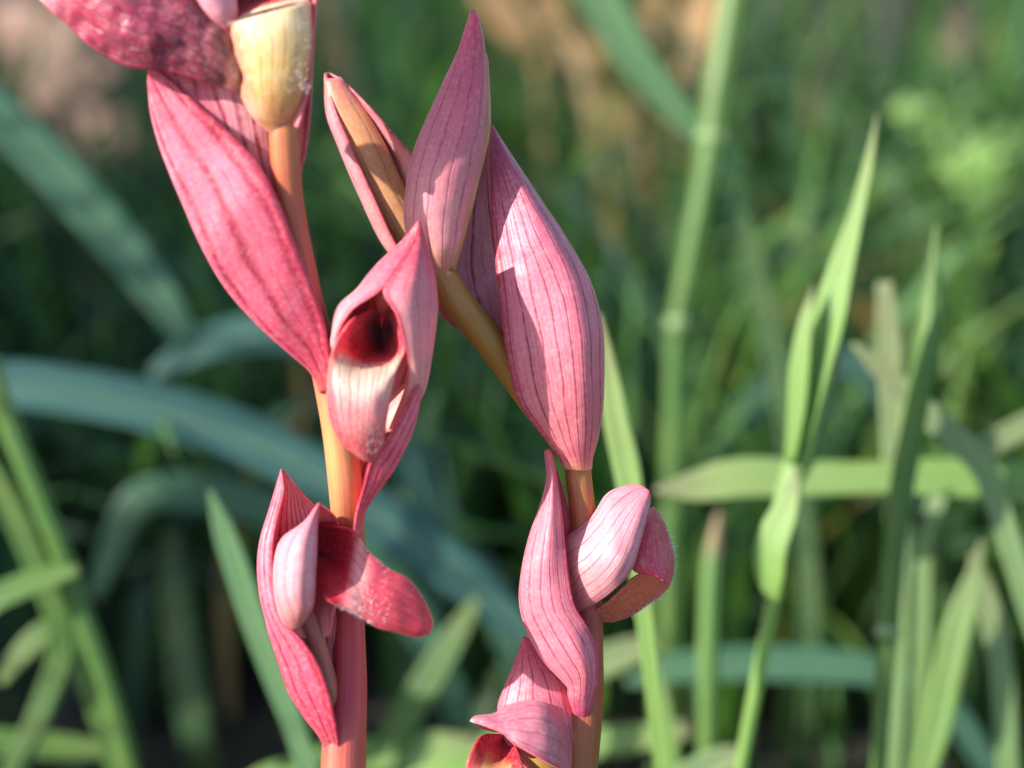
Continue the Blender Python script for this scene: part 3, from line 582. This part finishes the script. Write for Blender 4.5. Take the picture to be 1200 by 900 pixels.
blade('grass_shoot', 'light green blade standing close behind the large striped bract', [(703, 368), (712, 430), (722, 490), (735, 550), (744, 610), (752, 690), (762, 780), (776, 890)], .262, [4, 22, 30, 32, 26, 22, 20, 20], 'lime', face=(-.3, 0, 0))
culm('grass_stalk', 'tall jointed grass stalk with one broad leaf leaving to the upper left', [(868, -60), (855, 30), (842, 110), (834, 170), (820, 250), (806, 320), (794, 385), (790, 470), (788, 560), (786, 680), (785, 800)], .36, [34, 36, 36, 34, 30, 26, 24, 24, 26, 28, 28], 'green', nodes=(.3, .6),
     leaves=[([(640, -110), (700, -10), (740, 60), (785, 120), (826, 164)], .363, [50, 50, 46, 38, 26], 'sage', dict(face=(-.3, 0, .5)))])
blade('grass_shoot', 'dim green narrow blade between the jointed stalk and the lime stalk', [(872, 245), (885, 310), (900, 380), (915, 450), (930, 530), (945, 640), (950, 740)], .36, [6, 26, 30, 30, 28, 26, 26], 'dim')
blade('grass_shoot', 'dark blue-green blade lying low behind the jointed stalk', [(830, 530), (870, 490), (905, 455), (960, 430), (1010, 430), (1050, 500)], .41, [20, 34, 38, 36, 30, 26], 'blue')
culm('grass_stalk', 'short stalk with a dry pinkish tip below the horizontal blade', [(843, 600), (836, 650), (832, 710), (830, 780), (829, 860)], .32, [6, 22, 24, 24, 22], 'tipped')
blade('grass_shoot', 'grey-green leaf lying flat with cut end beside the lowest right flower', [(770, 752), (735, 765), (700, 778), (660, 790), (620, 830)], .33, [22, 34, 38, 38, 36], 'pale', root=(-.02, .02))
blade('grass_shoot', 'bright stiff blade lying flat near the foot of the right spike', [(808, 855), (765, 862), (720, 868), (670, 874), (610, 880), (540, 900)], .32, [20, 28, 34, 36, 36, 36], 'lime', root=(-.02, .02), face=(0, -.2, .8))
blade('grass_shoot', 'long blue-green leaf lying horizontally below the lime stalk', [(735, 800), (800, 782), (880, 778), (960, 780), (1040, 790), (1110, 830), (1160, 900)], .345, [10, 36, 42, 42, 38, 34, 30], 'teal', face=(0, 0, .6))
blade('grass_shoot', 'yellow-green blade rising at the foot of the lime stalk', [(765, 770), (772, 820), (780, 870), (786, 930)], .31, [6, 24, 28, 28], 'lime')
blade('grass_shoot', 'pale flattened leaf tip beneath the lime stalk', [(872, 880), (850, 890), (820, 905), (780, 930)], .30, [12, 34, 40, 40], 'pale')
# left
blade('grass_shoot', 'broad teal leaf slanting down from the upper left behind the top flower', [(222, 405), (190, 350), (140, 285), (80, 215), (20, 155), (-60, 90), (-150, 120), (-200, 260)], .36, [26, 44, 54, 56, 54, 52, 50, 46], 'teal', root=(-.03, .03), face=(.2, -.2, .4))
blade('grass_shoot', 'broad blue-green leaf arching across behind the middle flower', [(640, 770), (560, 690), (470, 625), (390, 570), (300, 520), (200, 485), (100, 463), (0, 452), (-100, 470), (-200, 560)], .345, [22, 52, 60, 62, 64, 64, 62, 60, 54, 50], 'blue', root=(-.03, .03), face=(0, -.1, .9))
blade('grass_shoot', 'dark blue leaf tip bending behind the deep rose top bract', [(178, 440), (230, 408), (290, 392), (350, 395), (420, 430), (470, 520)], .385, [14, 40, 46, 46, 42, 40], 'blue', face=(0, 0, .6))
culm('grass_stalk', 'thick green grass stalk rising at the left beside the bent leaves', [(-30, 380), (8, 490), (40, 570), (72, 650), (100, 730), (128, 810), (152, 900)], .305, [24, 26, 26, 26, 26, 24, 24], 'green', nodes=(.55,))
blade('grass_shoot', 'green blade slanting parallel to the thick stalk', [(-20, 530), (15, 600), (45, 670), (75, 740), (110, 820), (140, 910)], .31, [16, 26, 28, 28, 26, 24], 'green')
blade('grass_shoot', 'short green leaf bent over the thick stalk', [(92, 668), (60, 676), (20, 690), (-20, 715), (-60, 790)], .30, [10, 28, 32, 32, 30], 'green', face=(0, 0, .6))
blade('grass_shoot', 'pale green leaf folded sharply down beside the thick stalk', [(0, 800), (30, 760), (62, 738), (70, 770), (50, 830), (22, 890)], .31, [12, 26, 28, 30, 30, 28], 'green', face=(0, -.2, .3))
blade('grass_shoot', 'narrow light green blade beside the foot of the left spike', [(246, 575), (262, 620), (280, 670), (300, 730), (322, 790), (345, 850), (362, 905)], .285, [5, 26, 32, 32, 30, 28, 26], 'sage', face=(-.3, 0, 0))
blade('grass_shoot', 'teal leaf arching low behind the lower left flower', [(110, 700), (140, 620), (170, 582), (240, 578), (320, 600), (400, 640), (470, 700), (520, 790)], .375, [16, 34, 42, 44, 44, 42, 40, 36], 'teal', face=(0, -.2, .5))
blade('grass_shoot', 'dim green blade upright behind the lower left flower', [(200, 620), (205, 690), (215, 770), (230, 860)], .39, [14, 34, 38, 38], 'dim')
blade('grass_shoot', 'green blade leaning right between the two orchid spikes', [(560, 700), (530, 750), (500, 800), (470, 850), (430, 920)], .335, [10, 30, 36, 36, 34], 'green')
blade('grass_shoot', 'light green blade lying flat between the feet of the two spikes', [(560, 868), (510, 876), (460, 884), (400, 890), (330, 910)], .335, [10, 36, 40, 40, 36], 'lime', face=(0, 0, .8))
blade('grass_shoot', 'dull teal blade slanting between the two orchid spikes', [(470, 520), (500, 580), (540, 640), (580, 700), (610, 780)], .40, [10, 36, 40, 40, 36], 'teal')
blade('grass_shoot', 'pale green leaf lying flat at the lower left corner', [(140, 880), (80, 876), (20, 872), (-50, 870), (-120, 900)], .32, [14, 30, 34, 34, 30], 'green', face=(0, 0, .6))
blade('grass_shoot', 'blue-green leaf sloping across the far grass at the left', [(-40, 350), (40, 345), (120, 330), (170, 310), (200, 330)], .43, [30, 40, 40, 34, 10], 'teal', root=None) if False else None

# small leafy weed in sun at the upper right
def weed():
    c = P([(1110, 230, .50)])[0]; g = np.array([c[0], c[1]+.03, -.004]); rt = empty('leafy_weed', tuple(g))
    tag(rt, 'small leafy weed with rounded bright yellow-green leaves catching the sun', 'weed')
    t = np.linspace(0, 1, 14)[:, None]; tube_world('stem', g*(1-t)+c*t, np.full(14, .0011), MATS['green'], rt, sides=8)
    rg = random.Random(4)
    for (x, y, s) in [(1080, 140, 22), (1060, 128, 14), (1100, 195, 30), (1130, 190, 30), (1150, 205, 32), (1165, 165, 24), (1145, 235, 30), (1180, 190, 26), (1085, 205, 22), (1140, 330, 24), (1150, 300, 20), (1125, 165, 18), (1175, 250, 22), (1095, 160, 14)]:
        p = P([(x, y, .50+rg.uniform(-.02, .03))])[0]; q = c+(p-c)*.15
        n = np.array([rg.uniform(-.9, -.1), rg.uniform(-.7, 0), 1.]); n /= np.linalg.norm(n); ax = np.cross(n, (0, 1, .2)); ax /= np.linalg.norm(ax); ay = np.cross(n, ax); r = s*1e-4*.5/D
        nv, nu = 9, 7; V = np.zeros((nv, nu, 3))
        for j in range(nv):
            v = j/(nv-1); w = r*math.sin(math.pi*min(.97, .03+v*.94))**.6
            for i in range(nu):
                u = i/(nu-1)*2-1; V[j, i] = p+ay*(v*2-1)*r*1.1+ax*u*w+n*(.25*w*abs(u)+.1*r*math.sin(v*3))
        lf = grid_object('leaf', V, MATS['lime'], rt, thick=.0002)
        mid = (q+p)/2-np.array([0, 0, .003]); tt = np.linspace(0, 1, 8)[:, None]
        tube_world('leaf_stalk', (1-tt)**2*q+2*(1-tt)*tt*mid+tt*tt*p, np.full(8, .0005), MATS['green'], lf, sides=6)
    reparent(rt)
weed()

# dead leaves and straw lying in the far grass
def deadleaf(px, py, L, wdt, ang, label, lift=.02):
    d = gz(px, py)-lift; p = P([(px, py, d)])[0]; n = np.array([-.5, -.5, .8]); n /= np.linalg.norm(n)
    a = np.array([math.cos(ang), math.sin(ang)*.7, math.sin(ang)*.5]); a -= n*np.dot(a, n); a /= np.linalg.norm(a); b = np.cross(n, a)
    nv, nu = 16, 9; V = np.zeros((nv, nu, 3))
    for j in range(nv):
        v = j/(nv-1); w = wdt*math.sin(math.pi*(.02+.96*v))**.8
        for i in range(nu):
            u = i/(nu-1)*2-1; V[j, i] = p+a*(v-.5)*L+b*u*w+n*(.35*w*u*u+.06*L*math.sin(v*4+px)+.004*noise.noise(Vector((u*2, v*5, px))))
    tag(grid_object('dead_leaf', V, MATS['litter'], thick=.0004), label, 'dead leaf', 'dead leaves on the ground')
blade('dry_grass', 'broad orange-tan dry blade bent over above the closed bud', [(560, -40), (600, 10), (650, 50), (700, 90), (745, 180), (760, 300)], .56, [40, 62, 66, 50, 34, 24], 'straw', face=(-.7, 0, .8), group='dry blades in the far grass')
blade('dry_grass', 'dry tan blade leaning beside the jointed stalk', [(770, -60), (778, 10), (772, 70), (776, 140), (790, 300)], .60, [34, 44, 44, 34, 24], 'straw', face=(-.7, 0, .3), group='dry blades in the far grass')
blade('dry_grass', 'pale orange dry blade touching the jointed stalk', [(830, -70), (822, 0), (815, 60), (806, 110), (800, 300)], .58, [40, 52, 46, 24, 16], 'straw', face=(-.7, 0, .3), group='dry blades in the far grass')
blade('dry_grass', 'thin brown dry blade hanging below the broad orange-tan one', [(706, 150), (690, 110), (670, 60), (640, -20)], .62, [20, 40, 34, 30], 'straw', root=(.0, .06), face=(-.7, 0, .3), group='dry blades in the far grass')
for (x, y, L, w, an, lb) in [(60, 60, .07, .022, .6, 'large pinkish brown dead leaf on bare soil left of the top flower'), (115, 165, .05, .016, -.7, 'dull pink dead leaf on bare soil above the teal leaf'),
    (40, 120, .05, .016, 1.3, 'curled brown dead leaf beside the large pinkish one'), (100, 100, .04, .014, .1, 'small greyish pink dead leaf in the middle of the bare soil'),
    (150, 205, .04, .013, .9, 'small rust coloured dead leaf at the edge of the bare soil'), (20, 30, .05, .015, -.4, 'pale dead leaf at the far edge of the bare soil'),
    (1120, 60, .05, .014, .5, 'dull pink dead leaf in the far grass behind the leafy weed')]:
    deadleaf(x, y, L, w, an, lb)

# the meadow: uncountable blades, one mesh
def meadow():
    n = 8200; seg = 7
    V, F, T, UV = [], [], [], []
    pal = [lin(58, 106, 58), lin(42, 86, 58), lin(78, 128, 66), lin(54, 102, 88), lin(38, 76, 56), lin(112, 154, 84), lin(50, 90, 92), lin(42, 80, 50)]
    k = 0
    for i in range(n):
        zone = 'near' if i < 600 else 'shade_stand' if i < 2000 else 'right' if i < 2700 else 'left' if i < 3050 else 'far'
        if zone == 'near': x, y = random.uniform(-.4, .4), random.uniform(-.15, .34)
        elif zone == 'right': x, y = random.uniform(0., .24), random.uniform(.33, .66)
        elif zone == 'left': x, y = random.uniform(-.24, .02), random.uniform(.35, .62)
        elif zone == 'shade_stand': x, y = random.uniform(-.58, -.31), random.uniform(.22, .66)  # tall grass added out of view to shade the left background
        else:
            y = .36+1.7*random.random()**1.6; x = random.uniform(-.32-.35*y, .32+.35*y)
        if zone == 'far' and noise.noise(Vector((x*3.5, y*3.5, 5))) > .22 and random.random() < .85: continue
        if zone == 'far' and ((x+.21)/.13)**2+((y-.85)/.32)**2 < 1 and random.random() < .93: continue
        if zone == 'near': h = random.uniform(.03, .065)
        elif zone in ('right', 'left'): h = random.uniform(.05, .14)
        elif zone == 'shade_stand': h = random.uniform(.16, .42) 
        else:
            h = random.uniform(.05, .2)*(.6+.8*max(0, .5+noise.noise(Vector((x*4, y*4, 1))))); h = min(h, max(.06, .1+max(0, y-.36)*.5))
        w = random.uniform(.0016, .0046); az = random.uniform(0, 6.283); lean = random.uniform(.1, .95)**1.2*(1.2 if random.random() < .3 else .8)
        dx, dy = math.cos(az), math.sin(az); c = random.choice(pal); f = random.uniform(.65, 1.25)
        if random.random() < .05: c = lin(176, 140, 96)
        if zone == 'shade_stand': lean *= .5
        if zone == 'right' and random.random() < .7: lean *= .6; c = random.choice([lin(120, 158, 70), lin(140, 172, 92), lin(104, 146, 60), lin(90, 136, 84)])
        tint = (c[0]*f, c[1]*f, c[2]*f*random.uniform(.8, 1.2), 1); tw = random.uniform(0, 6.283); sx, sy = math.cos(tw), math.sin(tw)
        for j in range(seg+1):
            t = j/seg; b = lean*t*t*1.3
            r = h*math.sin(min(b, 1.9))*t; z = h*t*math.cos(min(b, 1.9)*.8)-.008
            ww = w*(1-t**2.2)*(.55+.9*t if t < .5 else 1); px, py = x+dx*r, y+dy*r
            V += [(px-sx*ww, py-sy*ww, z+ww*.4), (px, py, z), (px+sx*ww, py+sy*ww, z+ww*.4)]; T += [tint]*3; UV += [(0, 1-t), (.5, 1-t), (1, 1-t)]
            if j:
                a = k+(j-1)*3; F += [(a, a+1, a+4, a+3), (a+1, a+2, a+5, a+4)]
        k += (seg+1)*3
    me = bpy.data.meshes.new('meadow_grass'); me.from_pydata(V, [], F)
    at = me.color_attributes.new('tint', 'FLOAT_COLOR', 'POINT'); at.data.foreach_set('color', np.array(T, np.float32).ravel())
    uv = me.uv_layers.new(name='UVMap'); uv.data.foreach_set('uv', np.array(UV, np.float32)[np.array(F).ravel()].ravel())
    me.shade_smooth(); me.materials.append(leafmat('meadow', (0, 0, 0, 1), trans=.35, attr=True, lines=5, dry=(.12, .22, .07, 1)))
    tag(link(bpy.data.objects.new('meadow_grass', me)), 'dense green meadow grass filling the background', 'grass', kind='stuff')
meadow()
